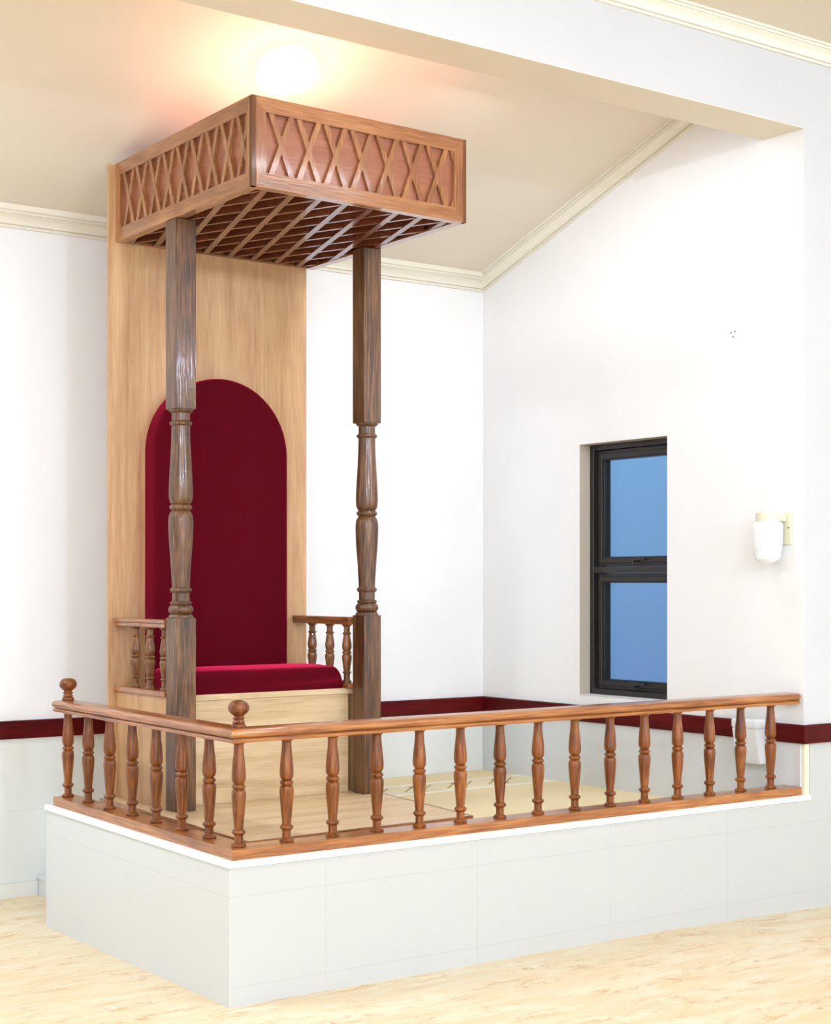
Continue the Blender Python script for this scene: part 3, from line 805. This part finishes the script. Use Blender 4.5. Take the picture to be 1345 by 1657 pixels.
# ------------------------------------------------------------------ round ceiling lamp
LY = 6.02; LX = 3.475
lamp = empty('ceiling_lamp', (LX, LY, cz(LY)))
lamp.rotation_euler = (-math.atan(SL), 0, 0)
tag(lamp, 'round white glowing lamp on the sloping ceiling above the throne canopy', 'lamp')
bm = bmesh.new(); lathe(bm, smooth_prof([(.05, -0.001, 1), (.118, -0.001, 1), (.132, -.012), (.128, -.030, 1), (.05, -.034, 1)], 4), n=48); obj('lamp_tray', bm, M['tray'], lamp, smooth=40)
bm = bmesh.new()
NR, NM = 64, 16
tr_ = [[bm.verts.new(((0.118 + 0.025 * math.cos(b_)) * math.cos(a), (0.118 + 0.025 * math.cos(b_)) * math.sin(a), -0.058 + 0.025 * math.sin(b_))) for b_ in [2 * math.pi * j / NM for j in range(NM)]] for a in [2 * math.pi * i / NR for i in range(NR)]]
for i in range(NR):
    for j in range(NM):
        bm.faces.new((tr_[i][j], tr_[(i + 1) % NR][j], tr_[(i + 1) % NR][(j + 1) % NM], tr_[i][(j + 1) % NM]))
obj('ring_tube', bm, M['glow'], lamp, smooth=80)
bm = bmesh.new(); lathe(bm, smooth_prof([(.095, -.034, 1), (.090, -.050), (.06, -.064), (.02, -.070), (.001, -.070)], 4), n=40); obj('lamp_cover', bm, M['tray'], lamp, smooth=60)
bm = bmesh.new(); lathe(bm, [(.0012, -.20), (.0012, -.068)], n=8); lathe(bm, [(.001, -.208), (.004, -.205), (.004, -.198), (.001, -.195)], n=10)
pc = obj('pull_cord', bm, M['cord'], lamp); pc.rotation_euler = (math.atan(SL), 0, 0)
pl = bpy.data.lights.new('lamp_light', 'POINT'); pl.energy = 4.0; pl.color = (0.97, 0.97, 0.98); pl.shadow_soft_size = 0.12
plo = bpy.data.objects.new('lamp_light', pl); C.objects.link(plo); plo.parent = lamp; plo.location = (0, 0, -0.16)
dlt = bpy.data.lights.new('lamp_disc_light', 'AREA'); dlt.shape = 'DISK'; dlt.size = 0.26; dlt.energy = 26; dlt.color = (0.92, 0.97, 1.04)
dlo = bpy.data.objects.new('lamp_disc_light', dlt); C.objects.link(dlo); dlo.parent = lamp; dlo.location = (0, 0, -0.09)

# ------------------------------------------------------------------ wall sconce near the corner
SC = RW((0.142, -0.095, 0))
sc = empty('wall_sconce', (SC.x, SC.y, 1.74))
tag(sc, 'white ribbed glass wall lamp on a cream bracket right of the window', 'lamp')
isc = Matrix.Translation(-sc.location)
def SN(v): return isc @ RW(v)
bm = bmesh.new(); box(bm, 0.066, 0.206, -0.016, -0.0005, 1.742, 1.896, SN, 0.003, 2); plate = obj('wall_plate', bm, M['sconce_metal'], sc)
bm = bmesh.new(); lathe(bm, [(.001, -.0004), (.004, -.0004), (.004, .001), (.001, .001)], n=12, fn=lambda v: SN(Vector((0.078 + v[0], -0.0165 + -v[2], 1.822 + v[1])))); obj('screw', bm, M['black'], plate)
bm = bmesh.new(); box(bm, 0.092, 0.192, -0.075, -0.016, 1.853, 1.894, SN, 0.003, 2); obj('arm', bm, M['sconce_metal'], sc)
bm = bmesh.new(); lathe(bm, [(.054, 1.852), (.055, 1.853), (.055, 1.893), (.052, 1.896)], n=40, fn=lambda v: SN(Vector((0.142 + v[0], -0.095 + v[1], v[2])))); obj('cap', bm, M['sconce_metal'], sc, smooth=40)
bm = bmesh.new()
gp = [(.048, 1.853), (.060, 1.852), (.070, 1.846), (.073, 1.838), (.0725, 1.82), (.068, 1.72), (.0665, 1.716), (.0645, 1.700), (.0605, 1.672), (.052, 1.664), (.030, 1.651), (.012, 1.645), (.001, 1.6435)]
NS = 72
rings = []
for r, z in gp:
    rb = 0.0014 if 1.70 < z < 1.84 else 0.0
    rings.append([bm.verts.new(SN(Vector((0.142 + (r + (rb if k % 2 else -rb)) * math.cos(2 * math.pi * k / NS), -0.095 + (r + (rb if k % 2 else -rb)) * math.sin(2 * math.pi * k / NS), z)))) for k in range(NS)])
for a, b_ in zip(rings[:-1], rings[1:]):
    for k in range(NS):
        bm.faces.new((a[k], a[(k + 1) % NS], b_[(k + 1) % NS], b_[k]))
bm.faces.new(rings[0]); bm.faces.new(rings[-1])
obj('lamp_shade', bm, M['opal'], sc, smooth=25)

# ------------------------------------------------------------------ white dispenser low on the right wall
DU0, DU1 = 0.205, 0.362
dp = empty('dispenser', RW((0.26, -0.01, 0.665)))
tag(dp, 'white plastic wall dispenser behind the last balusters below the sconce', 'dispenser')
idp = Matrix.Translation(-dp.location)
def DN(v): return idp @ RW(v)
bm = bmesh.new()
box(bm, DU0, DU1, -0.105, -0.0125, 0.665, 0.845, lambda v: DN(Vector((v[0], v[1] if v[1] > -0.05 else v[1] * (0.72 + 0.28 * (v[2] - 0.665) / 0.18), v[2]))), 0.012, 3)
obj('dispenser_body', bm, M['plastic'], dp, smooth=40)
bm = bmesh.new(); box(bm, DU0 - 0.002, DU1 + 0.002, -0.108, -0.0245, 0.840, 0.886, DN, 0.012, 3); obj('dispenser_lid', bm, M['plastic'], dp, smooth=40)
bm = bmesh.new(); lathe(bm, [(.0075, -.001), (.0075, .002), (.005, .003)], n=20, fn=lambda v: DN(Vector((DU1 + v[2], -0.060 + v[0], 0.815 + v[1])))); obj('lock', bm, M['grey'], dp)

# ------------------------------------------------------------------ three old screw holes high on the right wall
for (u, z), lb in zip(((0.452, 2.816), (0.426, 2.818), (0.439, 2.794)), ('dark screw head high on the right wall, upper left of three', 'dark screw head high on the right wall, upper right of three', 'dark screw head high on the right wall, lowest of three')):
    bm = bmesh.new(); lathe(bm, [(.0035, 0), (.0035, .002), (.0015, .003)], n=12, fn=lambda v: Vector((-v[2], v[0], v[1])))
    o = obj('screw', bm, M['black']); o.location = RW((u, -0.0002, z))
    tag(o, lb, 'screw', 'screws left in the right wall')
